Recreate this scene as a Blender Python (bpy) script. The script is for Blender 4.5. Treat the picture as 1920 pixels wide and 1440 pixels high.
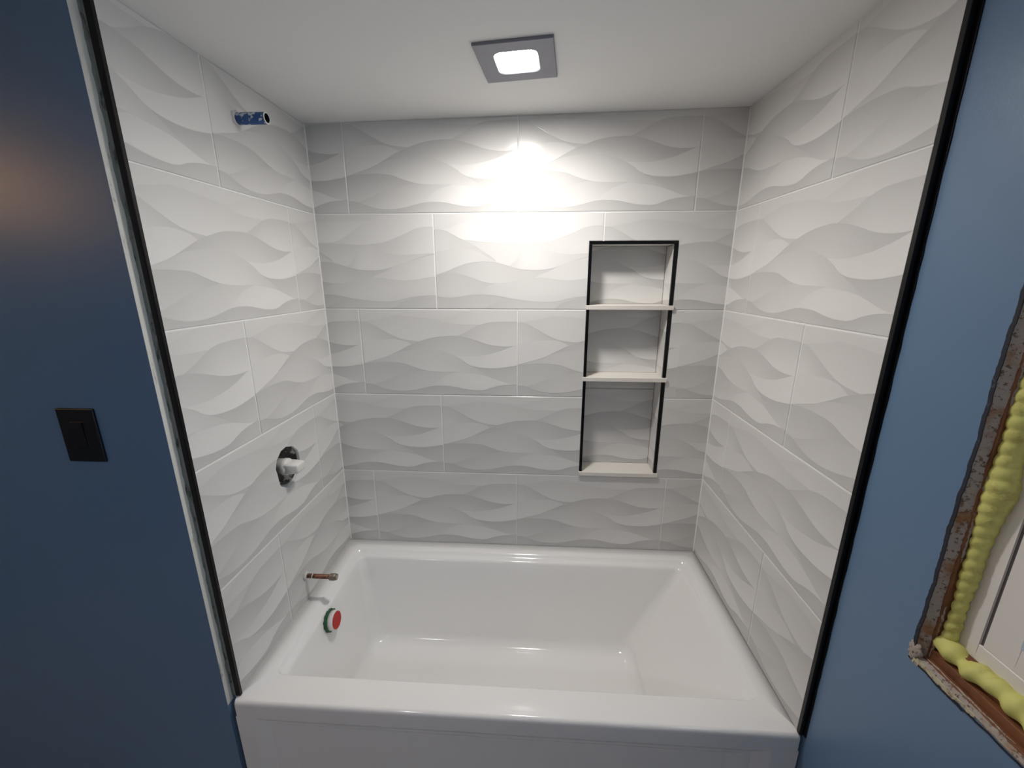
import bpy, bmesh, math, random
from mathutils import Vector, Matrix
random.seed(7)
for o in list(bpy.data.objects): bpy.data.objects.remove(o)
sc = bpy.context.scene
COL = sc.collection

# ------------------------------------------------------------------ camera
cd = bpy.data.cameras.new('camera'); cam = bpy.data.objects.new('camera', cd); COL.objects.link(cam)
cd.sensor_fit = 'HORIZONTAL'; cd.sensor_width = 36.0; cd.lens = 36.0*762.62/1920.0
cd.clip_start = 0.02
YAW, PITCH = -0.0573, -0.2547
F = Vector((math.sin(YAW)*math.cos(PITCH), math.cos(YAW)*math.cos(PITCH), math.sin(PITCH)))
Rv = Vector((math.cos(YAW), -math.sin(YAW), 0)); Uv = Rv.cross(F)
M = Matrix((Rv, Uv, -F)).transposed().to_4x4(); M.translation = Vector((0.0681, -1.5497, 1.6441))
cam.matrix_world = M
sc.camera = cam

# ------------------------------------------------------------------ world and exposure
w = bpy.data.worlds.new('overcast_sky'); sc.world = w; w.use_nodes = True
w.node_tree.nodes['Background'].inputs[0].default_value = (0.80, 0.89, 1.0, 1)
w.node_tree.nodes['Background'].inputs[1].default_value = 3.5
sc.view_settings.view_transform = 'Standard'; sc.view_settings.look = 'None'
sc.view_settings.gamma = 1.0; sc.view_settings.use_curve_mapping = False
sc.view_settings.exposure = 0.14
LAMP = 142.0         # glow of the shower light's diffuser
BEAM = 2.65          # watts of an unseen area lamp added below that diffuser
VANITY = 25.0       # warm globes on the far side wall
ROOMFILL = 180.0    # second recessed fitting, unseen, added as fill for the room

# ------------------------------------------------------------------ helpers
def link(o, parent=None):
    COL.objects.link(o)
    if parent is not None: o.parent = parent
    return o
def mesh_obj(name, verts, faces, mat, parent=None, smooth=False, uvs=None):
    me = bpy.data.meshes.new(name); me.from_pydata([tuple(v) for v in verts], [], faces); me.update()
    if uvs is not None:
        ul = me.uv_layers.new(name='UVMap')
        for lp in me.loops: ul.data[lp.index].uv = uvs[lp.vertex_index]
    if smooth: me.polygons.foreach_set('use_smooth', [True]*len(me.polygons))
    o = bpy.data.objects.new(name, me)
    if mat: me.materials.append(mat)
    return link(o, parent)
def bm_obj(name, bm, mat, parent=None, smooth=False, mats=None):
    bmesh.ops.recalc_face_normals(bm, faces=bm.faces[:])
    me = bpy.data.meshes.new(name); bm.to_mesh(me); bm.free()
    if smooth: me.polygons.foreach_set('use_smooth', [True]*len(me.polygons))
    for m in (mats or [mat]): me.materials.append(m)
    o = bpy.data.objects.new(name, me)
    return link(o, parent)
def bm_box(bm, x0, x1, y0, y1, z0, z1):
    vs = [bm.verts.new(p) for p in ((x0,y0,z0),(x1,y0,z0),(x1,y1,z0),(x0,y1,z0),(x0,y0,z1),(x1,y0,z1),(x1,y1,z1),(x0,y1,z1))]
    for f in ((3,2,1,0),(4,5,6,7),(0,1,5,4),(1,2,6,5),(2,3,7,6),(3,0,4,7)): bm.faces.new([vs[i] for i in f])
    return vs
def box(name, x0, x1, y0, y1, z0, z1, mat, parent=None, bevel=0.0, seg=2):
    bm = bmesh.new(); bm_box(bm, x0, x1, y0, y1, z0, z1)
    if bevel: bmesh.ops.bevel(bm, geom=bm.edges[:], offset=bevel, segments=seg, profile=0.5, affect='EDGES')
    return bm_obj(name, bm, mat, parent)
def tube_x(name, rings, mat, parent=None, n=24, smooth=True, jitter=None, cap0=True, cap1=True):
    """surface of revolution about the x axis; rings = (x, r, y, z)"""
    vs = []; fs = []
    for k, (x, r, y, z) in enumerate(rings):
        for i in range(n):
            a = 2*math.pi*i/n; rr = r*(jitter(i, k) if jitter else 1)
            vs.append((x, y+rr*math.cos(a), z+rr*math.sin(a)))
    for k in range(len(rings)-1):
        for i in range(n):
            j = (i+1) % n; fs.append((k*n+i, k*n+j, (k+1)*n+j, (k+1)*n+i))
    if cap0: fs.append(tuple(range(n))[::-1])
    if cap1: fs.append(tuple((len(rings)-1)*n+i for i in range(n)))
    bm = bmesh.new()
    bv = [bm.verts.new(v) for v in vs]
    for f in fs: bm.faces.new([bv[i] for i in f])
    o = bm_obj(name, bm, mat, parent)
    if smooth:
        for p in o.data.polygons: p.use_smooth = len(p.vertices) == 4
    return o
def tag(o, label, cat, group=None):
    o['label'] = label; o['category'] = cat
    if group: o['group'] = group
    return o
def struct(o, label=None):
    o['kind'] = 'structure'
    if label: o['label'] = label
    return o
def empty(name, loc=(0,0,0)):
    o = bpy.data.objects.new(name, None); o.empty_display_size = 0.05
    o.location = loc; return link(o)
def adopt(o, parent):
    """parent an object built in world coordinates to an Empty standing elsewhere"""
    o.parent = parent
    o.matrix_parent_inverse = Matrix.Translation(parent.location).inverted()
    return o

# ------------------------------------------------------------------ materials
def new_mat(name):
    m = bpy.data.materials.new(name); m.use_nodes = True
    nt = m.node_tree; b = nt.nodes['Principled BSDF']
    return m, nt, b
def mix(nt, a, b, fac):
    n = nt.nodes.new('ShaderNodeMix'); n.data_type = 'RGBA'
    for s, v in ((6, a), (7, b)):
        if isinstance(v, tuple): n.inputs[s].default_value = (*v, 1)
        else: nt.links.new(v, n.inputs[s])
    if isinstance(fac, float): n.inputs[0].default_value = fac
    else: nt.links.new(fac, n.inputs[0])
    return n.outputs[2]
def noise(nt, scale, detail=3, rough=0.55, stretch=None):
    tc = nt.nodes.new('ShaderNodeTexCoord'); n = nt.nodes.new('ShaderNodeTexNoise')
    n.inputs['Scale'].default_value = scale; n.inputs['Detail'].default_value = detail; n.inputs['Roughness'].default_value = rough
    if stretch:
        mp = nt.nodes.new('ShaderNodeMapping'); mp.inputs['Scale'].default_value = stretch
        nt.links.new(tc.outputs['Object'], mp.inputs[0]); nt.links.new(mp.outputs[0], n.inputs['Vector'])
    else: nt.links.new(tc.outputs['Object'], n.inputs['Vector'])
    return n.outputs[0]
def ramp(nt, fac, lo, hi):
    n = nt.nodes.new('ShaderNodeMapRange'); n.inputs[1].default_value = lo; n.inputs[2].default_value = hi
    n.interpolation_type = 'SMOOTHSTEP'; nt.links.new(fac, n.inputs[0]); return n.outputs[0]
def bump(nt, b, h, strength, dist):
    n = nt.nodes.new('ShaderNodeBump'); n.inputs['Strength'].default_value = strength; n.inputs['Distance'].default_value = dist
    nt.links.new(h, n.inputs['Height']); nt.links.new(n.outputs[0], b.inputs['Normal'])
def simple(name, col, rough=0.5, metal=0.0, vary=0.06, scale=8, bmp=0.0, bscale=300, spec=0.5):
    m, nt, b = new_mat(name)
    c2 = tuple(max(0, c*(1-vary)) for c in col)
    nt.links.new(mix(nt, col, c2, noise(nt, scale)), b.inputs['Base Color'])
    b.inputs['Roughness'].default_value = rough; b.inputs['Metallic'].default_value = metal
    b.inputs['Specular IOR Level'].default_value = spec
    if bmp: bump(nt, b, noise(nt, bscale, 2), bmp, 0.001)
    return m

PAINT = (0.130, 0.225, 0.368)
M_blue = simple('blue_satin_wall_paint', PAINT, 0.36, vary=0.05, scale=3, bmp=0.12, bscale=420)
M_ceil = simple('white_ceiling_paint', (0.90, 0.90, 0.89), 0.75, vary=0.02, scale=2, bmp=0.05, bscale=350)
M_grout = simple('pale_grout', (0.88, 0.875, 0.86), 0.8, vary=0.06, scale=60)
M_tub = simple('white_tub_acrylic', (0.93, 0.925, 0.915), 0.10, vary=0.015, scale=4, spec=0.5)
M_black = simple('black_anodised_profile', (0.004, 0.004, 0.005), 0.32, vary=0.3, scale=40, spec=0.25)
M_blackgap = simple('black_joint_strip', (0.006, 0.007, 0.008), 0.5, vary=0.5, scale=90, spec=0.25)
M_shelf = simple('cream_stone_shelf', (0.80, 0.765, 0.71), 0.45, vary=0.05, scale=70)
M_plastic = simple('white_plastic', (0.80, 0.79, 0.755), 0.28, vary=0.04, scale=40)
M_switch = simple('matte_black_plastic', (0.006, 0.006, 0.006), 0.45, vary=0.2, scale=40)
M_vinyl = simple('white_vinyl', (0.86, 0.82, 0.78), 0.4, vary=0.04, scale=12)
M_gasket = simple('grey_gasket', (0.20, 0.18, 0.19), 0.6, vary=0.25, scale=60)
M_red = simple('red_plastic_disc', (0.56, 0.020, 0.014), 0.55, vary=0.15, scale=80)
M_green = simple('green_rubber', (0.012, 0.10, 0.035), 0.5, vary=0.3, scale=80)
M_floor = simple('grey_floor', (0.45, 0.43, 0.40), 0.6, vary=0.2, scale=3)
M_brass = simple('dull_brass_cap', (0.32, 0.27, 0.20), 0.5, metal=0.6, vary=0.4, scale=150)
M_chrome = simple('brushed_nickel', (0.5, 0.48, 0.45), 0.35, metal=1.0, vary=0.1, scale=40)
M_bezel = simple('dark_metal_with_glare', (0.24, 0.245, 0.29), 0.48, metal=0.2, vary=0.12, scale=30)  # dark plate; base lifted to grey, painting in glare from the lens
M_mud = simple('white_thinset', (0.74, 0.73, 0.70), 0.85, vary=0.15, scale=120, bmp=0.5, bscale=300)
M_clip = simple('pale_blue_film', (0.55, 0.66, 0.80), 0.3, vary=0.2, scale=60)

def mat_speckle(name, base, spot, lo, hi, scale, rough=0.7, stretch=None, second=None):
    m, nt, b = new_mat(name)
    f = ramp(nt, noise(nt, scale, 5, 0.65, stretch), lo, hi)
    c = mix(nt, base, spot, f)
    if second:
        f2 = ramp(nt, noise(nt, second[1], 4, 0.6), second[2], second[3]); c = mix(nt, c, second[0], f2)
    nt.links.new(c, b.inputs['Base Color']); b.inputs['Roughness'].default_value = rough
    bump(nt, b, f, 0.5, 0.0015)
    return m
M_edge = mat_speckle('bare_drywall_edge', (0.74, 0.74, 0.69), (0.40, 0.41, 0.39), 0.60, 0.70, 14, 0.85, (3, 3, 0.7))
M_thin = mat_speckle('grey_mortar_smear', (0.30, 0.31, 0.29), (0.09, 0.10, 0.095), 0.52, 0.66, 40, 0.8, (2, 2, 0.6))
M_plaster = mat_speckle('torn_plaster_edge', (0.40, 0.35, 0.31), (0.16, 0.10, 0.065), 0.53, 0.62, 150, 0.9, None, ((0.30, 0.14, 0.05), 14, 0.52, 0.68))
M_mudtan = mat_speckle('cream_bare_plaster', (0.62, 0.56, 0.40), (0.34, 0.27, 0.17), 0.50, 0.62, 120, 0.9)
M_wood = mat_speckle('stained_wood', (0.235, 0.088, 0.034), (0.11, 0.038, 0.016), 0.42, 0.68, 22, 0.55, (4, 0.7, 0.7))
M_darklip = mat_speckle('dark_edge_strip', (0.014, 0.016, 0.028), (0.07, 0.08, 0.11), 0.60, 0.72, 70, 0.7)
M_foam = mat_speckle('yellow_spray_foam', (0.70, 0.68, 0.205), (0.52, 0.46, 0.13), 0.48, 0.72, 26, 0.6)
M_copper = mat_speckle('weathered_copper', (0.26, 0.115, 0.07), (0.10, 0.045, 0.03), 0.45, 0.6, 90, 0.45)
M_copper.node_tree.nodes['Principled BSDF'].inputs['Metallic'].default_value = 0.45
M_bluepipe = mat_speckle('blue_pipe_with_white_smears', (0.020, 0.085, 0.27), (0.62, 0.66, 0.72), 0.54, 0.60, 55, 0.45)
M_cup = mat_speckle('black_cup_with_mortar_smears', (0.004, 0.004, 0.004), (0.34, 0.32, 0.30), 0.57, 0.63, 34, 0.35)
M_boreshade = simple('bore_shade', (0.004, 0.004, 0.005), 0.8, vary=0.2)  # near-black stands in for the shade inside the pipe

def emit_mat(name, col, strength):
    m, nt, b = new_mat(name)
    b.inputs['Base Color'].default_value = (0.8, 0.8, 0.8, 1)
    # faint diffuser grain
    f = noise(nt, 200, 2); nt.links.new(mix(nt, col, tuple(c*0.97 for c in col), f), b.inputs['Emission Color'])
    b.inputs['Emission Strength'].default_value = strength
    return m
M_lens = emit_mat('lit_diffuser', (1.0, 0.955, 0.90), LAMP)
M_globe = emit_mat('lit_warm_globe', (1.0, 0.55, 0.22), VANITY)
M_lens2 = emit_mat('added_fill_diffuser', (0.95, 0.94, 1.0), ROOMFILL)

m, nt, b = new_mat('window_glass'); M_glass = m
b.inputs['Base Color'].default_value = (0.9, 0.95, 1.0, 1); b.inputs['Roughness'].default_value = 0.02
b.inputs['Transmission Weight'].default_value = 1.0; b.inputs['IOR'].default_value = 1.45
_n = noise(nt, 3); bump(nt, b, _n, 0.02, 0.001)

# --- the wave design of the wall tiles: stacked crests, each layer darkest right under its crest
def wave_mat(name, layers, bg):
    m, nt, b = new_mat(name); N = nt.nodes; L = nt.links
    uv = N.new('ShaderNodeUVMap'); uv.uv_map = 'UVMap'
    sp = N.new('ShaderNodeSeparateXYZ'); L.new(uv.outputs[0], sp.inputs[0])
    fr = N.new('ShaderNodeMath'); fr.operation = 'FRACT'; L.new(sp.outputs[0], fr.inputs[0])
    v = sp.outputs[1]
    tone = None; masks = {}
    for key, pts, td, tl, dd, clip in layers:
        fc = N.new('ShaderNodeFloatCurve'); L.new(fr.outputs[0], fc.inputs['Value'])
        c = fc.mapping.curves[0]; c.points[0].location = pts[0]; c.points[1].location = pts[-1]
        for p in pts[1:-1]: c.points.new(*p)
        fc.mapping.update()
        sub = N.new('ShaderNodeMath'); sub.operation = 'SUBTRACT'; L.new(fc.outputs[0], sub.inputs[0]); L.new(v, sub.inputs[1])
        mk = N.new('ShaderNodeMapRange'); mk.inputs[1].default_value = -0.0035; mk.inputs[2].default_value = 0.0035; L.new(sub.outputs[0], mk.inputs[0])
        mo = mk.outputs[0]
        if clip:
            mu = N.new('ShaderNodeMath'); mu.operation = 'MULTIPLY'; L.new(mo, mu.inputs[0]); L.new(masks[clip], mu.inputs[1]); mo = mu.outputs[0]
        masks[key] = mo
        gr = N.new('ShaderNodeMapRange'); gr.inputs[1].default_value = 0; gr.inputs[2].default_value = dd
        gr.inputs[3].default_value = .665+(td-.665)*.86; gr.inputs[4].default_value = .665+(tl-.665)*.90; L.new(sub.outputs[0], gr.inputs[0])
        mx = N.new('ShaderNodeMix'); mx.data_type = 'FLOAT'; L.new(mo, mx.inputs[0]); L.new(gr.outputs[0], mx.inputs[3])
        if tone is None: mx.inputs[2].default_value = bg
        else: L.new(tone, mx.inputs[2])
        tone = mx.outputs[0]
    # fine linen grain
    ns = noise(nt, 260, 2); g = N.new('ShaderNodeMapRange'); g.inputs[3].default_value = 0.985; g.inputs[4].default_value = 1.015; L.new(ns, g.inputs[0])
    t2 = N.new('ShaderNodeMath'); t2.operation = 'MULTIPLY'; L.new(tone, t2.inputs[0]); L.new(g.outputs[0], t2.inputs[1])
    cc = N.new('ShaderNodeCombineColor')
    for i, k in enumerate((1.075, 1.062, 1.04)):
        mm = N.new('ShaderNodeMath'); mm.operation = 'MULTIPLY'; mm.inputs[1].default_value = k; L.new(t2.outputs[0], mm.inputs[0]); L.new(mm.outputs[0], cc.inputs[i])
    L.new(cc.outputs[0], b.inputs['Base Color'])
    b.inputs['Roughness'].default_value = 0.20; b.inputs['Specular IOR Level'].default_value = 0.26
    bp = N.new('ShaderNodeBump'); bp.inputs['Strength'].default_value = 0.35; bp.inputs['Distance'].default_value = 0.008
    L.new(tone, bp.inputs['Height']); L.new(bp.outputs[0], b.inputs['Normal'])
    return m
def qa(x, y):
    xl = 35+(y-45)*0.0865; u = (x-xl)/(1877-xl); return (u, 1-(y-45)/(960+25*u))
def qb(x, y):
    xl = 38+(y-55)*0.0489; xr = 2038-(y-45)*0.05; u = (x-xl)/(xr-xl); return (u, 1-(y-55+18*u*(1-(y-55)/1110))/1110)
def crv(q, pts, left=None, right=None):
    """left / right: crest height at the tile's two ends when the traced line stops short of them"""
    o = [q(*p) for p in pts]
    o = [(min(max(u, 0), 1), min(max(v, 0), 1)) for u, v in o]
    if o[0][0] > 0.004: o.insert(0, (0.0, left if left is not None else o[0][1]))
    else: o[0] = (0.0, o[0][1])
    if o[-1][0] < 0.996: o.append((1.0, right if right is not None else o[-1][1]))
    else: o[-1] = (1.0, o[-1][1])
    return o
A = lambda *p, **k: crv(qa, p, **k)
B = lambda *p, **k: crv(qb, p, **k)
DK = 1.0
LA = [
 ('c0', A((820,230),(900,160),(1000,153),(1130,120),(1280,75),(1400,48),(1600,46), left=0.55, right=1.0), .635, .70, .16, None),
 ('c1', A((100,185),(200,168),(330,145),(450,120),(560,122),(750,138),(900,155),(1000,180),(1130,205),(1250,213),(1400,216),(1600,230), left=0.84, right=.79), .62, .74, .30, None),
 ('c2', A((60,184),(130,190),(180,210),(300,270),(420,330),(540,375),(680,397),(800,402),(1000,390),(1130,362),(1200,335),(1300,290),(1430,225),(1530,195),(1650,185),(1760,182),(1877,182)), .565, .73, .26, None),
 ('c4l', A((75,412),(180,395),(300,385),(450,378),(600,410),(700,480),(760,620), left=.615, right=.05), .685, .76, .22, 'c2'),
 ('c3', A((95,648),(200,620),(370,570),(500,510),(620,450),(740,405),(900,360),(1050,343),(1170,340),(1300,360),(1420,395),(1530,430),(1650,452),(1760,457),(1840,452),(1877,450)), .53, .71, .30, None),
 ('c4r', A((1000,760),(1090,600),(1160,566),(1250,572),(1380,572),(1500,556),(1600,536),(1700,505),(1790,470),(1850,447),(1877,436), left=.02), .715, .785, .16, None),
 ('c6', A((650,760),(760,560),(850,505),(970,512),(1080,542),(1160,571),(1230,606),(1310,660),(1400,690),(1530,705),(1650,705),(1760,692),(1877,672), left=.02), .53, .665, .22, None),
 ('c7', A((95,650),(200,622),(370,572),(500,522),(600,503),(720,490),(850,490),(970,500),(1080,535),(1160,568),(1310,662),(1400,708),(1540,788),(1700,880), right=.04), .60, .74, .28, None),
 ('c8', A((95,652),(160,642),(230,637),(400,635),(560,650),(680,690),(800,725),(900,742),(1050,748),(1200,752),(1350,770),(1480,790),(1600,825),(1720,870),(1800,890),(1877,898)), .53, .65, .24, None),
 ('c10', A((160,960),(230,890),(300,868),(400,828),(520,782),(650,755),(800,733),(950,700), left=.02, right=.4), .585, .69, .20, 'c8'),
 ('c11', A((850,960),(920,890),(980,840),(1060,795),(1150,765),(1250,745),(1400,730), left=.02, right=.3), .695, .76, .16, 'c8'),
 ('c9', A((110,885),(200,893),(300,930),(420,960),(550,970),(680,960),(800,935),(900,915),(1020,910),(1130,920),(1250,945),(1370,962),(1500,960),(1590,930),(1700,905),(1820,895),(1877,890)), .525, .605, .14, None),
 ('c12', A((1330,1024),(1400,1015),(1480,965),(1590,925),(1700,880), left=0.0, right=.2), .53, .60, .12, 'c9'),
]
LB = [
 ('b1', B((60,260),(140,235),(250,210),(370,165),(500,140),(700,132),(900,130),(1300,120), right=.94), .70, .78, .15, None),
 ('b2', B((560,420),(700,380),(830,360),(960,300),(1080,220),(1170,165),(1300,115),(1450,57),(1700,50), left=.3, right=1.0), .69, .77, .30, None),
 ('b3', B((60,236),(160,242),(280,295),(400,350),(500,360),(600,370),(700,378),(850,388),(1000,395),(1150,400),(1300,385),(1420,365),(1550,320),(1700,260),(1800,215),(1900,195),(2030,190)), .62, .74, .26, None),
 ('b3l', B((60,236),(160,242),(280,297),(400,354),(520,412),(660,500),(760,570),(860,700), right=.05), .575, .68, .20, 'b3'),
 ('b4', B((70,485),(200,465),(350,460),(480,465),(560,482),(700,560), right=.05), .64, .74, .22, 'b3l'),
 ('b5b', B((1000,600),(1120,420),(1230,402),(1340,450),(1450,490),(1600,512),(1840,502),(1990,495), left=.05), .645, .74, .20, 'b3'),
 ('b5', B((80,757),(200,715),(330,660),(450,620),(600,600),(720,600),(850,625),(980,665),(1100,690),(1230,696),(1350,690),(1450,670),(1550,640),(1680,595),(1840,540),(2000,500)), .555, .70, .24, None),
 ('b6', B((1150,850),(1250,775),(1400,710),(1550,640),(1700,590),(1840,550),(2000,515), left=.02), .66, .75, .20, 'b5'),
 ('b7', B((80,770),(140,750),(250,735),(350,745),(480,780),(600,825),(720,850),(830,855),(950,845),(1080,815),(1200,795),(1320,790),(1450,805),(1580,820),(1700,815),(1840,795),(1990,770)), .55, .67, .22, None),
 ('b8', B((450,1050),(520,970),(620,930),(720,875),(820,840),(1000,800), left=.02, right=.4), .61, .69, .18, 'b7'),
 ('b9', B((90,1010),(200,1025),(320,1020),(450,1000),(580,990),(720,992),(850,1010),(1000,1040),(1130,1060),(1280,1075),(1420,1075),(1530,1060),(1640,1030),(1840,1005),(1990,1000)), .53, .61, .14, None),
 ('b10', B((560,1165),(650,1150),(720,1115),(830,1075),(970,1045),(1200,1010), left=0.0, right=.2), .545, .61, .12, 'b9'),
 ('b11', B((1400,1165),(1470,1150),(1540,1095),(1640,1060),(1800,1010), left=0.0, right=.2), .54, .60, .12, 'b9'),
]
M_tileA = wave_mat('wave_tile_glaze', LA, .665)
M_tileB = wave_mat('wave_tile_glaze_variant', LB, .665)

# ------------------------------------------------------------------ dimensions
XL, XR = -0.7448, 0.7581
P, RH = 0.612, 0.3394
PS = 0.585                       # tile length on the side walls
ZR = [2.2084, 1.8694, 1.5300, 1.1906, 0.8512, 0.5118]   # row lines, top to bottom
ZT = 0.509                       # tub rim
zc = lambda x: 2.1636+(x-XL)/(XR-XL)*0.0217            # the ceiling is slightly out of level
FL, FR = -0.704, -0.717          # front ends of the tiled side walls
G = 0.0016                       # half a joint
TH = 0.0022                      # tile face stands proud of the grout by this much

# ------------------------------------------------------------------ setting: ceiling, floor, walls
def slab(name, pts, z0f, z1f, mat):
    vs = [(x, y, z0f(x)) for x, y in pts]+[(x, y, z1f(x)) for x, y in pts]; n = len(pts)
    fs = [tuple(range(n))[::-1], tuple(range(n, 2*n))]+[(i, (i+1) % n, n+(i+1) % n, n+i) for i in range(n)]
    return mesh_obj(name, vs, fs, mat)
RX0, RY0 = -2.45, -3.3
struct(slab('ceiling', [(RX0-.1, RY0-.1), (XR+.11, RY0-.1), (XR+.11, .13), (RX0-.1, .13)], zc, lambda x: zc(x)+.08, M_ceil))
struct(box('floor', RX0-.1, XR+.11, RY0-.1, .13, -.05, 0.0, M_floor))
NX0, NX1, NZ0, NZ1, ND = .257, .5705, .856, 1.772, .092     # niche opening

# back wall: four blocks around the niche opening, one mesh
bm = bmesh.new(); y0, y1 = TH-.0005, .125
def wedge(bm, x0, x1, y0, y1, z0):
    vs = bm_box(bm, x0, x1, y0, y1, z0, 2.0)
    for v in vs[4:]: v.co.z = zc(v.co.x)
bm_box(bm, XL-.10, XR+.10, y0, y1, 0, NZ0); wedge(bm, XL-.10, NX0, y0, y1, NZ0)
wedge(bm, NX1, XR+.10, y0, y1, NZ0); wedge(bm, NX0, NX1, y0, y1, NZ1)
bm_box(bm, NX0, NX1, ND+.004, y1, NZ0, NZ1)
wall_back = struct(bm_obj('wall_back', bm, M_grout))

# left tiled wall, with the rough hole for the mixer valve
VY, VZ = -.353, 1.040
HOLE = []
for i in range(28):
    a = 2*math.pi*i/28
    r = .0705*(1+.05*math.sin(3*a+1)+random.uniform(-.05, .03))
    if abs(math.cos(a)+1) < .25: r *= 1.05
    HOLE.append((VY+.90*r*math.cos(a), VZ+r*math.sin(a)))
def prism_with_hole(name, outer, hole, to3, depth, chamfer, mat, parent=None, uvf=None, hole_depth=None):
    """outer/hole: 2-D loops; to3(a, b, d) gives the point d behind the face"""
    bm = bmesh.new()
    def loop(pts, d): return [bm.verts.new(to3(a, b_, d)) for a, b_ in pts]
    ins = inset_poly(outer, chamfer) if chamfer else outer
    f_in = loop(ins, 0.0)
    rings = [f_in]
    if chamfer: rings.append(loop(outer, chamfer))
    rings.append(loop(outer, depth))
    def edges(vs): return [bm.edges.new((vs[i], vs[(i+1) % len(vs)])) for i in range(len(vs))]
    es = edges(f_in); h0 = None
    if hole:
        h0 = loop(hole, 0.0); es += edges(h0)
    bmesh.ops.triangle_fill(bm, edges=es, use_beauty=True)
    for r0, r1 in zip(rings, rings[1:]):
        n = len(r0)
        for i in range(n): bm.faces.new((r0[i], r0[(i+1) % n], r1[(i+1) % n], r1[i]))
    if hole:
        h1 = loop(hole, hole_depth or depth); n = len(h0)
        for i in range(n): bm.faces.new((h0[i], h0[(i+1) % n], h1[(i+1) % n], h1[i]))
    if uvf:
        bm.verts.index_update()
    bmesh.ops.recalc_face_normals(bm, faces=bm.faces[:])
    if uvf:
        ul = bm.loops.layers.uv.new('UVMap')
        for f in bm.faces:
            for l in f.loops: l[ul].uv = uvf(l.vert.co)
    me = bpy.data.meshes.new(name); bm.to_mesh(me); bm.free(); me.materials.append(mat)
    return link(bpy.data.objects.new(name, me), parent)
def inset_poly(pts, c):
    n = len(pts); out = []
    area = sum(pts[i][0]*pts[(i+1) % n][1]-pts[(i+1) % n][0]*pts[i][1] for i in range(n))
    s = 1 if area > 0 else -1
    for i in range(n):
        p0, p1, p2 = Vector(pts[i-1]), Vector(pts[i]), Vector(pts[(i+1) % n])
        e1 = (p1-p0).normalized(); e2 = (p2-p1).normalized()
        n1 = Vector((-e1.y, e1.x))*s; n2 = Vector((-e2.y, e2.x))*s
        k = (n1+n2)/(1+n1.dot(n2)); out.append(tuple(p1+k*c))
    return out
XWL = XL-TH+.0005
wall_left = struct(prism_with_hole('wall_left', [(FL, 0), (TH, 0), (TH, zc(XL-.05)), (FL, zc(XL-.05))], HOLE,
                   lambda a, b_, d: (XWL-d, a, b_), .12, 0, M_grout, hole_depth=.075))
# wall with the switch, facing the room; its end is the bare drywall return
XE, YS = -.765, -.733
wall_switch = struct(slab('wall_front', [(RX0-.1, YS), (XE, YS), (XE, FL), (RX0-.1, FL)], lambda x: 0, zc, M_blue))
struct(box('wall_far_left', RX0-.1, RX0, RY0, YS, 0, 2.135, M_blue))
struct(box('wall_rear', RX0-.1, XR+.11, RY0-.1, RY0, 0, 2.135, M_blue))
# right wall with the window opening, painted; tiled part stands proud of it inside the alcove
XW = .7705
WY0, WY1, WZ0, WZ1 = -1.68, -.908, .973, 1.93
bm = bmesh.new(); XO = XW+.125
def rblk(y0, y1, z0, z1):
    vs = bm_box(bm, XW, XO, y0, y1, z0, z1)
    if z1 > 2:
        for v in vs[4:]: v.co.z = zc(v.co.x)
rblk(RY0, WY0, 0, 2.1); rblk(WY1, TH, 0, 2.1); rblk(WY0, WY1, 0, WZ0); rblk(WY0, WY1, WZ1, 2.1)
wall_right = struct(bm_obj('wall_right', bm, M_blue))
# tile bed of the right wall
XBR = XR+TH-.0005
bm = bmesh.new(); vs = bm_box(bm, XBR, XW, FR, TH, ZT+.002, 2.0)
for v in vs[4:]: v.co.z = zc(XR)
bm_obj('tile_bed', bm, M_grout, wall_right)

# ------------------------------------------------------------------ tiles
CH = 0.0016
def tile(parent, loop, to3, uvf, mat, hole=None):
    return prism_with_hole('tile', loop, hole, to3, TH, CH, mat, parent, uvf)
def rect(a0, a1, z0, z1l, z1r=None): return [(a0, z0), (a1, z0), (a1, z1r if z1r is not None else z1l), (a0, z1l)]
# back wall
t_back = lambda a, z, d: (a, d, z)
def uvb(ox, oz): return lambda co: ((co.x-ox)/P, (co.z-oz)/RH)
e0, e1 = XL+.0016, XR-.0016
for r in range(5):
    zt, zb = ZR[r]-G, ZR[r+1]+G
    if r == 4: zb = ZT+.0035
    joints = [-P, 0, P] if r % 2 == 0 else [-P/2, P/2]
    if r == 2: joints = [-P, 0]
    xs = [e0-G]+joints+[e1+G]
    for k in range(len(xs)-1):
        a0, a1 = xs[k]+G, xs[k+1]-G
        ox = (xs[k] if k else xs[1]-P)
        mt = M_tileB if (r == 1 and k < 2) else M_tileA
        if r == 0: loop = rect(a0, a1, zb, zc(a0)-.0012, zc(a1)-.0012)
        elif r == 1 and k == 1: loop = [(a0, zb), (NX0, zb), (NX0, NZ1), (a1, NZ1), (a1, zt), (a0, zt)]
        elif r == 1 and k == 2: loop = [(NX1, zb), (a1, zb), (a1, zt), (a0, zt), (a0, NZ1), (NX1, NZ1)]
        elif r == 2 and k == 2:
            tile(wall_back, rect(a0, NX0, zb, zt), t_back, uvb(0, ZR[r+1]), mt); loop = rect(NX1, a1, zb, zt); ox = 0
        elif r == 3 and k == 1: loop = rect(a0, NX0, zb, zt)
        elif r == 3 and k == 2: loop = rect(NX1, a1, zb, zt)
        else: loop = rect(a0, a1, zb, zt)
        tile(wall_back, loop, t_back, uvb(ox, ZR[r+1]), mt)
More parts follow.
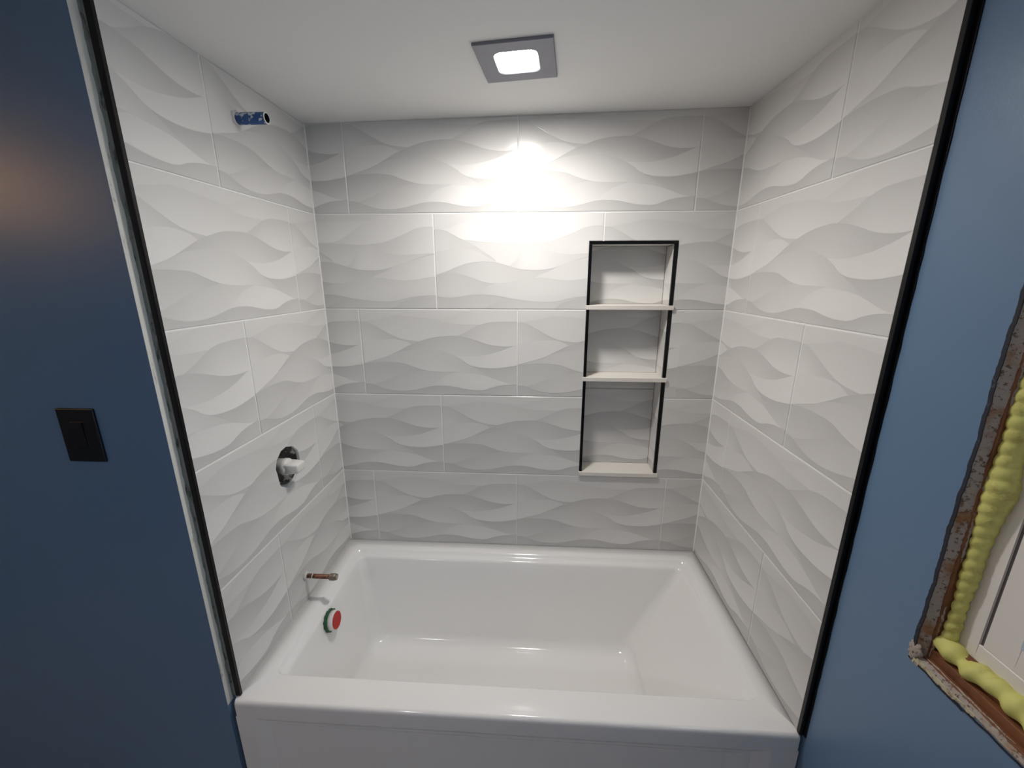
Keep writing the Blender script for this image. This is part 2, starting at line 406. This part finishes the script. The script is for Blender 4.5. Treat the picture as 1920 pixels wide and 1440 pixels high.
# left wall (reads front to back) and right wall (reads back to front)
t_left = lambda a, z, d: (XL-d, a, z)
t_right = lambda a, z, d: (XR+d, a, z)
for r in range(5):
    zt, zb = ZR[r]-G, ZR[r+1]+G
    if r == 4: zb = ZT+.0035
    j = -.454 if r % 2 == 0 else -.1642
    for a0, a1, ox in ((FL+.0005, j-G, j-PS), (j+G, -.002, j)):
        top = zt if r else zc(XL)-.0012
        hole = [p for p in HOLE] if (r == 3 and a0 < VY < a1) else None
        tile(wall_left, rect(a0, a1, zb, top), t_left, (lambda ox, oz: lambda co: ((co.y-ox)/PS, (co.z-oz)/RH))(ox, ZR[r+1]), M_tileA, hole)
    j = -.460 if r % 2 == 0 else -.1475
    for a0, a1, oy in ((FR+.0005, j-G, j), (j+G, -.002, j+PS)):
        top = zt if r else zc(XR)-.0012
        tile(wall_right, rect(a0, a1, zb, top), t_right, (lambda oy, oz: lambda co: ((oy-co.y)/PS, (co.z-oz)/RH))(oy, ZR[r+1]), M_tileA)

# caulk beads in the two back corners
for x0, sx, top in ((XL, 1, zc(XL)), (XR, -1, zc(XR))):
    vs = [(x0+sx*dx, dy, z) for z in (ZT+.002, top-.001) for dx, dy in ((-.001, .001), (.0034, .001), (.0022, -.0012), (-.001, -.0034))]
    bm = bmesh.new(); bv = [bm.verts.new(v) for v in vs]
    for f in ((0, 1, 2, 3), (7, 6, 5, 4), (0, 4, 5, 1), (1, 5, 6, 2), (2, 6, 7, 3), (3, 7, 4, 0)): bm.faces.new([bv[i] for i in f])
    bm_obj('corner_caulk', bm, M_grout, wall_back)

# ------------------------------------------------------------------ black edge profiles, bare drywall return, mortar smears
def ragged_strip(name, axis_pts, mat, parent, thick, along='z'):
    """axis_pts: list of ((p0), (p1)) pairs down the strip: a ribbon given a small thickness"""
    vs = []; fs = []; n = len(axis_pts)
    for p0, p1 in axis_pts:
        p0, p1 = Vector(p0), Vector(p1)
        vs += [p0, p1, p1+thick, p0+thick]
    for i in range(n-1):
        a, b_ = 4*i, 4*i+4
        for k in range(4): fs.append((a+k, a+(k+1) % 4, b_+(k+1) % 4, b_+k))
    fs += [(3, 2, 1, 0), tuple(4*(n-1)+k for k in range(4))]
    bm = bmesh.new(); bv = [bm.verts.new(v) for v in vs]
    for f in fs: bm.faces.new([bv[i] for i in f])
    return bm_obj(name, bm, mat, parent)
def steps(z0, z1, n): return [z0+(z1-z0)*i/n for i in range(n+1)]
zl, zr_ = zc(XL)-.001, zc(XR)-.001
trim1 = struct(box('trim_1', -.7555, -.7415, -.7125, -.7035, ZT+.002, zl, M_black, None, .0012), 'black metal edge profile on the left tiled wall')
gap = [((XE-.0005, -.7095+random.uniform(-.0006, .0006), z), (-.7555+random.uniform(-.001, .0012), -.7095, z)) for z in steps(ZT+.002, zl, 60)]
ragged_strip('joint_strip', gap, M_thin, trim1, Vector((0, .006, 0)))
edge = [((XE+.0006, YS+.0004, z), (XE+.0006, -.7130+random.uniform(-.0012, .0012), z)) for z in steps(.502, zl, 70)]
dry = ragged_strip('bare_edge', edge, M_edge, wall_switch, Vector((-.002, 0, 0)))
mort = [((XE+.0012, -.7140+random.uniform(-.0020, .0018), z), (XE+.0015, -.709, z)) for z in steps(ZT+.003, zl, 90)]
ragged_strip('mortar_smear', mort, M_thin, wall_switch, Vector((-.003, 0, 0)))
trim2 = struct(box('trim_2', XR-.0012, XW+.0005, -.7275, FR+.0005, ZT+.002, zr_, M_black, None, .0012), 'black metal edge profile on the right tiled wall')
gap = [((XW-.002, -.7275, z), (XW-.002, -.7335+random.uniform(-.0009, .0009), z)) for z in steps(ZT+.002, zr_, 60)]
ragged_strip('joint_strip', gap, M_blackgap, trim2, Vector((.003, 0, 0)))  # thin black strip beside the right profile

# ------------------------------------------------------------------ bathtub
tub = empty('bathtub', ((XL+XR)/2, -.36, 0))
tag(tub, 'white acrylic alcove bathtub with a stepped rim and panelled apron between the tiled walls', 'bathtub')
def rr(x0, x1, y0, y1, r, z, n=8, zf=None):
    out = []
    rs = r if isinstance(r, tuple) else (r,)*4
    for (cx, cy, sx, sy, a0, q) in ((x1, y1, -1, -1, 0, 0), (x0, y1, 1, -1, 90, 1), (x0, y0, 1, 1, 180, 2), (x1, y0, -1, 1, 270, 3)):
        q = rs[q]
        for i in range(n+1):
            a = math.radians(a0+90*i/n)
            out.append((cx+sx*q+q*math.cos(a), cy+sy*q+q*math.sin(a), z))
    return out
def lerp(a, b_, t): return a+(b_-a)*t
TX0, TX1, TY0, TY1 = XL-.0085, XR+.0075, -.7285, .0005
loops = [rr(TX0, TX1, TY0, TY1, .006, .4560), rr(TX0, TX1, TY0, TY1, .006, ZT-.014)]
for a in (25, 50, 70, 90):
    s = .012*(1-math.cos(math.radians(a))); loops.append(rr(TX0+.0004, TX1-.0004, TY0+s, TY1, .006, ZT-.012+.012*math.sin(math.radians(a))))
S = dict(x0=-.694, x1=.706, y0=-.6405, y1=-.056)
# raised border, concave step, ledge, then the basin lip
loops += [rr(S['x0']-.004, S['x1']+.004, S['y0']-.004, S['y1']+.004, .034, ZT),
          rr(S['x0'], S['x1'], S['y0']-.001, S['y1'], .032, ZT-.0008),
          rr(S['x0']+.005, S['x1']-.005, S['y0'], S['y1']-.006, .030, ZT-.0065),
          rr(S['x0']+.010, S['x1']-.010, S['y0']+.0006, S['y1']-.012, .028, ZT-.0122),
          rr(S['x0']+.014, S['x1']-.014, S['y0']+.001, S['y1']-.017, .027, ZT-.0140),
          rr(S['x0']+.021, S['x1']-.021, S['y0']+.0014, S['y1']-.027, .026, ZT-.0145),
          rr(S['x0']+.026, S['x1']-.026, S['y0']+.003, S['y1']-.033, .027, ZT-.0168),
          rr(S['x0']+.030, S['x1']-.032, S['y0']+.006, S['y1']-.037, .030, ZT-.026)]
tz, bz = ZT-.026, .135
top = (S['x0']+.030, S['x1']-.032, S['y0']+.006, S['y1']-.037)
bot = (-.605, .470, -.595, -.150)
for t in (.12, .3, .5, .68, .80, .88):
    q = [lerp(a, b_, t) for a, b_ in zip(top, bot)]
    loops.append(rr(q[0], q[1], q[2], q[3], lerp(.030, .055, t), lerp(tz, bz, t)))
for a in (0, 18, 36, 54, 72, 90):     # fillet into the floor
    s = math.sin(math.radians(a)); c = 1-math.cos(math.radians(a)); q = [lerp(a_, b_, .90) for a_, b_ in zip(top, bot)]
    zz0 = lerp(tz, bz, .90); f = .045
    loops.append(rr(q[0]+f*c*.9, q[1]-f*c*1.1, q[2]+f*c, q[3]-f*c, .055, zz0-(zz0-.128)*s))
loops.append(rr(-.50, .36, -.52, -.24, .05, .126))
vs = [p for lp in loops for p in lp]; n = len(loops[0]); fs = []
for k in range(len(loops)-1):
    for i in range(n): fs.append((k*n+i, k*n+(i+1) % n, (k+1)*n+(i+1) % n, (k+1)*n+i))
fs.append(tuple((len(loops)-1)*n+i for i in range(n)))
bm = bmesh.new(); bv = [bm.verts.new(p) for p in vs]
for f in fs: bm.faces.new([bv[i] for i in f])
adopt(bm_obj('basin', bm, M_tub, None, smooth=True), tub)
# apron: plain skirt with a twice-stepped sunken panel
def rc(x0, x1, z0, z1, y): return [(x0, y, z0), (x1, y, z0), (x1, y, z1), (x0, y, z1)]
yf = TY0
al = [rc(TX0, TX1, 0, .4560, -.69), rc(TX0, TX1, 0, .4560, yf), rc(-.705, .700, .04, .4535, yf), rc(-.662, .655, .055, .4365, yf+.0085),
      rc(-.655, .648, .062, .4275, yf+.0085), rc(-.600, .592, .072, .4195, yf+.0130)]
vs = [p for lp in al for p in lp]; fs = []
for k in range(len(al)-1):
    for i in range(4): fs.append((4*k+i, 4*k+(i+1) % 4, 4*k+4+(i+1) % 4, 4*k+4+i))
fs += [(3, 2, 1, 0), tuple(4*(len(al)-1)+i for i in range(4))]
bm = bmesh.new(); bv = [bm.verts.new(p) for p in vs]
for f in fs: bm.faces.new([bv[i] for i in f])
adopt(bm_obj('apron', bm, M_tub, None), tub)

# ------------------------------------------------------------------ overflow test plug on the tub's end wall
OV = Vector((-.650, -.386, .452))
ovf = empty('overflow_plug', OV)
tag(ovf, 'red and white overflow test plug with a green gasket on the tub wall', 'plug')
rotm = Matrix.Rotation(math.radians(-9), 4, 'Y')
def place(o): o.parent = ovf; return o
ovf.rotation_euler = (0, math.radians(-7), 0)
place(tube_x('gasket', [(-.0095, .036, 0, 0), (-.001, .0385, 0, 0), (.002, .0365, 0, 0)], M_green, None, 48, jitter=lambda i, k: 1+.05*math.cos(i*2*math.pi/48*12)))
cap = place(tube_x('cap', [(.000, .0335, 0, 0), (.015, .0335, 0, 0), (.019, .0325, 0, 0), (.020, .030, 0, 0)], M_plastic, None, 40))
tube_x('face_disc', [(.0195, .0292, 0, 0), (.0212, .0292, 0, 0)], M_red, cap, 40)

# ------------------------------------------------------------------ plumbing stubs and valve
sp = empty('shower_pipe', (XL, -.352, 2.060))
tag(sp, 'short blue shower arm stub with white smears sticking out of the tile near the ceiling', 'pipe')
r = .0145
tube_x('pipe', [(-.004, r, 0, 0), (.030, r, 0, 0), (.082, r, 0, 0), (.084, r-.0006, 0, 0), (.084, r-.003, 0, 0), (.050, r-.003, 0, 0)], M_bluepipe, sp, 28, cap1=True)
tube_x('shade_lining', [(.0838, r-.0033, 0, 0), (.052, r-.0033, 0, 0)], M_boreshade, sp, 24, cap0=False)
tube_x('rim', [(.0835, r-.0032, 0, 0), (.0835, r+.0002, 0, 0), (.0852, r-.0002, 0, 0), (.0852, r-.0030, 0, 0)], M_plastic, sp, 28, cap0=False, cap1=False)
tube_x('mortar_collar', [(-.001, .021, 0, 0), (.002, .019, 0, 0), (.005, .0148, 0, 0)], M_mud, sp, 20, jitter=lambda i, k: 1+.12*math.sin(i*1.7)*(k < 2))
st = empty('spout_pipe', (XL, -.352, .608))
tag(st, 'capped copper tub spout stub sticking out of the tile above the tub rim', 'pipe')
tube_x('pipe', [(-.004, .0080, 0, 0), (.030, .0080, 0, 0), (.095, .0083, 0, 0)], M_copper, st, 20)
tube_x('band', [(.026, .0086, 0, 0), (.029, .0086, 0, 0)], M_plastic, st, 20)
cp = tube_x('end_cap', [(.088, .0095, 0, 0), (.092, .0122, 0, 0), (.108, .0124, 0, 0), (.112, .0108, 0, 0), (.116, .0108, 0, 0)], M_brass, st, 8, smooth=False)
tube_x('cap_face', [(.1155, .0070, 0, 0), (.1172, .0064, 0, 0)], M_chrome, cp, 12)
tube_x('mortar_collar', [(-.001, .015, 0, 0), (.004, .0135, 0, 0), (.008, .0084, 0, 0)], M_mud, st, 18, jitter=lambda i, k: 1+.2*math.sin(i*2.3)*(k < 2))

vv = empty('mixer_valve', (XL, VY, VZ))
tag(vv, 'white plastic mixer valve guard in a rough black hole cut through the tile', 'valve')
tube_x('rough_cup', [(-.072, .045, 0, 0), (-.070, .058, 0, 0), (-.012, .0625, 0, 0), (-.008, .0615, 0, 0), (-.010, .055, 0, 0), (-.034, .051, 0, 0), (-.036, .024, 0, 0)], M_cup, vv, 36, cap0=True, cap1=True)
kn = tube_x('guard', [(-.062, .026, -.004, 0), (-.014, .0265, -.006, 0), (-.009, .0285, -.007, 0), (.002, .0285, -.007, 0), (.007, .025, -.007, 0)], M_plastic, vv, 32)
bm = bmesh.new(); bm_box(bm, -.004, .048, -.0330, .0190, -.0180, .0180)
for v in bm.verts:
    if v.co.x > .04: v.co.y *= .88; v.co.z *= .86
bmesh.ops.bevel(bm, geom=bm.edges[:], offset=.006, segments=3, profile=.5, affect='EDGES')
bm_obj('grip', bm, M_plastic, kn, smooth=True)

# ------------------------------------------------------------------ niche with shelves
ni = empty('shower_niche', ((NX0+NX1)/2, 0, NZ0))
tag(ni, 'three tier recessed shower niche with black edging and cream shelves in the tiled wall', 'niche')
SH = [(1.5305, 1.5465), (1.2565, 1.2725), (.8555, .8720)]
IX0, IX1 = NX0+.0105, NX1-.0125
for z0, z1 in SH:
    adopt(box('shelf', NX0-.003, NX1+.003, -.0085, ND, z0, z1, M_shelf, None, .0012), ni)
zt = NZ1-.0115
bays = [(SH[0][1], zt), (SH[1][1], SH[0][0]), (SH[2][1], SH[1][0])]
for k, (z0, z1) in enumerate(bays):
    uvn = (lambda oz: lambda co: ((co.x-.05)/P, (co.z-oz)/RH))((1.528, 1.215, .869)[k])
    uvs_ = (lambda oz: lambda co: ((co.y+.28)/P, (co.z-oz)/RH))((1.528, 1.215, .869)[k])
    cuts = [z0, z1] if k < 2 else [z0, 1.204, z1]
    for q0, q1 in zip(cuts, cuts[1:]):
        adopt(prism_with_hole('back_tile', rect(IX0, IX1, q0, q1-(.0015 if q1 < z1 else 0)), None, lambda a, z, d: (a, ND-.002+d, z), .005, CH, M_tileA, None, uvn), ni)
    adopt(prism_with_hole('side_tile', rect(.010, ND-.001, z0, z1), None, lambda a, z, d: (IX1+d, a, z), .0115, CH, M_tileA, None, uvs_), ni)
    adopt(prism_with_hole('side_tile', rect(.010, ND-.001, z0, z1), None, lambda a, z, d: (IX0-d, a, z), .0095, CH, M_tileA, None, uvs_), ni)
    adopt(box('edge_trim', NX0+.0003, IX0, -.0012, .010, z0, z1+.0002, M_black, None, .0007), ni)
    adopt(box('edge_trim', IX1, NX1-.0003, -.0012, .010, z0, z1+.0002, M_black, None, .0007), ni)
adopt(box('edge_trim', NX0+.0003, NX1-.0003, -.0012, .010, zt+.0006, NZ1-.0003, M_black, None, .0007), ni)
adopt(box('top_tile', IX0, IX1, .010, ND-.001, zt+.0006, NZ1-.001, M_mud, None), ni)

# ------------------------------------------------------------------ recessed square ceiling lights
def downlight(x, y, rot, lens_mat, label, watts=0):
    e = empty('ceiling_light', (x, y, zc(x))); e.rotation_euler = (0, math.atan(-.0217/(XR-XL)), rot)
    tag(e, label, 'light', None)
    h, q = .0955, .0505
    # plate with a rounded square opening
    def rs(hh, r, z, n=6): return rr(-hh, hh, -hh, hh, r, z, n)
    lp = [rs(h, .001, .001), rs(h, .001, -.0055), rs(h-.0015, .001, -.0068), rs(q+.004, .020, -.0068), rs(q, .018, -.0050), rs(q, .018, .0005)]
    vs = [p for l in lp for p in l]; n = len(lp[0]); fs = []
    for k in range(len(lp)-1):
        for i in range(n): fs.append((k*n+i, k*n+(i+1) % n, (k+1)*n+(i+1) % n, (k+1)*n+i))
    bm = bmesh.new(); bv = [bm.verts.new(p) for p in vs]
    for f in fs: bm.faces.new([bv[i] for i in f])
    bm_obj('plate', bm, M_bezel, e)
    lp = [rs(q-.0002, .018, -.0030), rs(q-.008, .014, -.0048), rs(q-.022, .010, -.0056)]
    vs = [p for l in lp for p in l]; fs = []
    for k in range(len(lp)-1):
        for i in range(n): fs.append((k*n+i, (k+1)*n+i, (k+1)*n+(i+1) % n, k*n+(i+1) % n))
    fs.append(tuple(2*n+i for i in range(n))[::-1])
    mesh_obj('lens', vs, fs, lens_mat, e, smooth=True)
    if watts:
        ld = bpy.data.lights.new('added_beam', 'AREA'); ld.shape = 'SQUARE'; ld.size = .09; ld.energy = watts  # unseen lamp under the lens, added to throw more light downward
        ld.color = (1.0, .955, .90); ld.spread = math.radians(156)
        lo = bpy.data.objects.new('added_beam', ld); link(lo, e); lo.location = (0, 0, -.0075)
    return e
downlight(.0135, -.358, math.radians(-5.4), M_lens, 'lit square recessed light with a dark metal plate in the ceiling over the tub', BEAM)
downlight(-.85, -2.35, 0, M_lens2, 'unseen square recessed light added as fill in the ceiling of the open room')

# ------------------------------------------------------------------ light switch
swt = empty('light_switch', (-.965, YS, 1.296))
tag(swt, 'matte black rocker light switch on the dark blue wall', 'switch')
box('cover_plate', -.0445, .0445, -.0065, .0002, -.0645, .0645, M_switch, swt, .0022)
rk = box('rocker_frame', -.0170, .0170, -.0078, -.0060, -.0340, .0340, M_switch, swt, .0008)
bm = bmesh.new(); vs = bm_box(bm, -.0150, .0150, -.0105, -.0070, -.0315, .0315)
for v in vs[:4]:
    if v.co.y < -.009: v.co.y += .0025
bmesh.ops.bevel(bm, geom=bm.edges[:], offset=.0008, segments=2, affect='EDGES')
bm_obj('rocker', bm, M_switch, rk)

# ------------------------------------------------------------------ window with raw edges and spray foam
win = struct(empty('window_1', (XW+.07, (WY0+WY1)/2, WZ0)), 'white vinyl window set in yellow spray foam, wall edge torn around it')
def wchild(o): return adopt(o, win)
XF = .812            # room-side face of the vinyl unit
fy0, fy1, fz0, fz1 = WY0+.022, WY1-.022, WZ0+.052, WZ1-.022
# wood liners inside the rough opening
wchild(box('jamb_board', .7990, XO-.002, fy1+.0005, WY1-.0002, WZ0, WZ1, M_wood, None, .001))
wchild(box('jamb_board', .7835, .8000, WY1-.0125, WY1-.0002, WZ0+.002, WZ1, M_wood, None, .0015))
wchild(box('sill_board', .7990, XO-.002, WY0, WY1-.0220, WZ0+.0002, fz0-.0005, M_wood, None, .001))
wchild(box('sill_board', .7865, .8000, WY0, WY1-.0125, WZ0+.0002, WZ0+.0265, M_wood, None, .0015))
wchild(box('sill_board', .7765, .7870, WY0, WY1-.0120, WZ0-.0010, WZ0+.0095, M_wood, None, .0015))
wchild(box('jamb_board', .7835, XO-.002, WY0+.0002, fy0-.0005, WZ0, WZ1, M_wood, None, .001))
wchild(box('head_board', .7835, XO-.002, WY0, WY1, fz1+.0005, WZ1-.0002, M_wood, None, .001))
# torn plaster and thin near-black lips along the opening
def rough_ribbon(name, fn, n, mat):
    return wchild(ragged_strip(name, [fn(i/n) for i in range(n+1)], mat, None, Vector((0, 0, 0)) if False else Vector((.0015, 0, 0))))
R = random.uniform
def wob(t, s): return .0011*math.sin(23*t+s)+.0008*math.sin(91*t+2*s)+R(-.0007, .0007)
zs = lambda t: WZ0-.004+(WZ1-WZ0)*t
def jamb_face(t):
    z = zs(t); w_ = wob(t, 1)
    return ((XW-.0010, WY1-.0005+w_*.6, z), (.7880+R(-.0012, .0012), WY1-.0130+wob(t, 4)*.8, z))
rough_ribbon('torn_plaster', jamb_face, 150, M_plaster)
def jamb_lip(t):
    z = zs(t); w_ = wob(t, 1)
    return ((XW-.0014, WY1+.0035+w_, z), (XW-.0018, WY1-.0028+w_*.8, z))
rough_ribbon('dark_lip', jamb_lip, 150, M_darklip)
ys = lambda t: WY1+.004+(WY0-WY1)*t
def sill_top(t):
    y = ys(t)
    return ((XW-.0012, y, WZ0+.0006+abs(wob(t, 2))), (.7800+R(-.001, .001), y, WZ0+.0105+wob(t, 5)*.5))
wchild(ragged_strip('torn_plaster', [sill_top(i/150) for i in range(151)], M_plaster, None, Vector((.0005, 0, -.0022))))
def sill_front(t):
    y = ys(.15*t)
    return ((XW-.0016, y, WZ0-.0085*(1-t*t)-.001+wob(t, 2)*1.3), (XW-.0022, y, WZ0+.0028))
wchild(ragged_strip('bare_plaster', [sill_front(i/50) for i in range(51)], M_mudtan, None, Vector((.0016, 0, 0))))
# clump of broken plaster hanging at the lower corner
bm = bmesh.new(); bmesh.ops.create_icosphere(bm, subdivisions=3, radius=1.0)
for v in bm.verts:
    k = 1+.22*math.sin(v.co.y*7+1)*math.sin(v.co.z*6)+R(-.07, .07)
    v.co = Vector((XW+.0005+v.co.x*.0045*k, WY1-.003+v.co.y*.0125*k, WZ0+.010+v.co.z*.0185*k))
wchild(bm_obj('plaster_clump', bm, M_plaster, None, smooth=True))
def sill_lip(t):
    y = ys(t); w_ = wob(t, 2); k = 1 if t < .13 else .55
    return ((XW-.0016, y, WZ0-.0105*k+w_), (XW-.0018, y, WZ0-.006*k+w_*.8))
wchild(ragged_strip('dark_lip', [sill_lip(i/150) for i in range(151)], M_darklip, None, Vector((.0015, 0, 0))))
# lumpy spray-foam beads
def foam(pts_fn, n, m=14, sub='z'):
    vs = []; fs = []
    for k in range(n+1):
        c, r, ax = pts_fn(k/n)
        for i in range(m):
            a = 2*math.pi*i/m
            if ax == 'z': p = (c[0]+r*1.15*math.cos(a), c[1]+r*math.sin(a), c[2]+.25*r*math.cos(a+1))
            else: p = (c[0]+r*1.15*math.cos(a), c[1]+.25*r*math.cos(a+1), c[2]+r*math.sin(a))
            vs.append(p)
    for k in range(n):
        for i in range(m): fs.append((k*m+i, k*m+(i+1) % m, (k+1)*m+(i+1) % m, (k+1)*m+i))
    fs += [tuple(range(m)), tuple(n*m+i for i in range(m))]
    bm = bmesh.new(); bv = [bm.verts.new(v) for v in vs]
    for f in fs: bm.faces.new([bv[i] for i in f])
    return wchild(bm_obj('spray_foam', bm, M_foam, None, smooth=True))
def ridge(s): return abs(math.sin(s))**.6
def fj(t):
    z = WZ0+.046+(WZ1-WZ0-.055)*t
    big = .0075*math.exp(-((z-1.315)/.035)**2)+.003*math.exp(-((z-1.43)/.03)**2)
    r = .0072+.004*min(1, max(0, (z-1.08)/.2))+.8*big+.0030*ridge(z*150)+.0008*math.sin(z*61)
    return ((.8035+.2*big, WY1-.0185-.45*big, z), r, 'z')
foam(fj, 260)
def fs_(t):
    y = WY1-.010+(WY0-WY1+.02)*t
    lump = ridge((y+.9)*52)
    r = .0135+.0036*lump+.0020*math.sin(y*133)+.0016*math.sin(y*211)
    return ((.8040+.003*math.sin(y*41), y, WZ0+.0430+.003*math.sin(y*67)), r, 'y')
foam(fs_, 260)
# vinyl unit: frame, sash, gasket, pane
def frame(name, y0, y1, z0, z1, wd, x0, x1, mat, parent, bevel=.001):
    bm = bmesh.new()
    for (a, b_, c, d_) in ((y0, y0+wd, z0, z1), (y1-wd, y1, z0, z1), (y0+wd, y1-wd, z0, z0+wd), (y0+wd, y1-wd, z1-wd, z1)): bm_box(bm, x0, x1, a, b_, c, d_)
    bmesh.ops.remove_doubles(bm, verts=bm.verts[:], dist=1e-6)
    bmesh.ops.bevel(bm, geom=[e for e in bm.edges if e.calc_face_angle(0) > .5], offset=bevel, segments=1, affect='EDGES')
    return bm_obj(name, bm, mat, parent)
wchild(frame('vinyl_frame', fy0, fy1, fz0, fz1, .0300, XF, XO-.003, M_vinyl, None))
wchild(frame('gasket', fy0+.0290, fy1-.0290, fz0+.0290, fz1-.0290, .0070, XF+.004, XF+.02, M_gasket, None, .0005))
sash = wchild(frame('sash', fy0+.0355, fy1-.0355, fz0+.0305, fz1-.0355, .044, XF+.001, XO-.012, M_vinyl, None))
wchild(box('pane', XF+.014, XF+.019, fy0+.078, fy1-.078, fz0+.072, fz1-.078, M_glass, None))
wchild(frame('film_edge', fy0+.077, fy1-.077, fz0+.071, fz1-.077, .010, XF+.0005, XF+.012, M_clip, None, .0015))

# ------------------------------------------------------------------ warm vanity light on the far side wall of the room
van = empty('vanity_light', (RX0, -1.72, 2.03))
tag(van, 'warm three globe vanity light on the far blue wall of the room', 'wall light')
box('back_plate', 0, .02, -.26, .26, -.05, .05, M_chrome, van, .004)
for dy in (-.19, 0, .19):
    arm = tube_x('arm', [(.018, .010, dy, 0), (.075, .010, dy, 0)], M_chrome, van, 14)
    bm = bmesh.new(); bmesh.ops.create_uvsphere(bm, u_segments=20, v_segments=12, radius=.048)
    for v in bm.verts: v.co += Vector((.115, dy, 0))
    bm_obj('globe', bm, M_globe, arm, smooth=True)
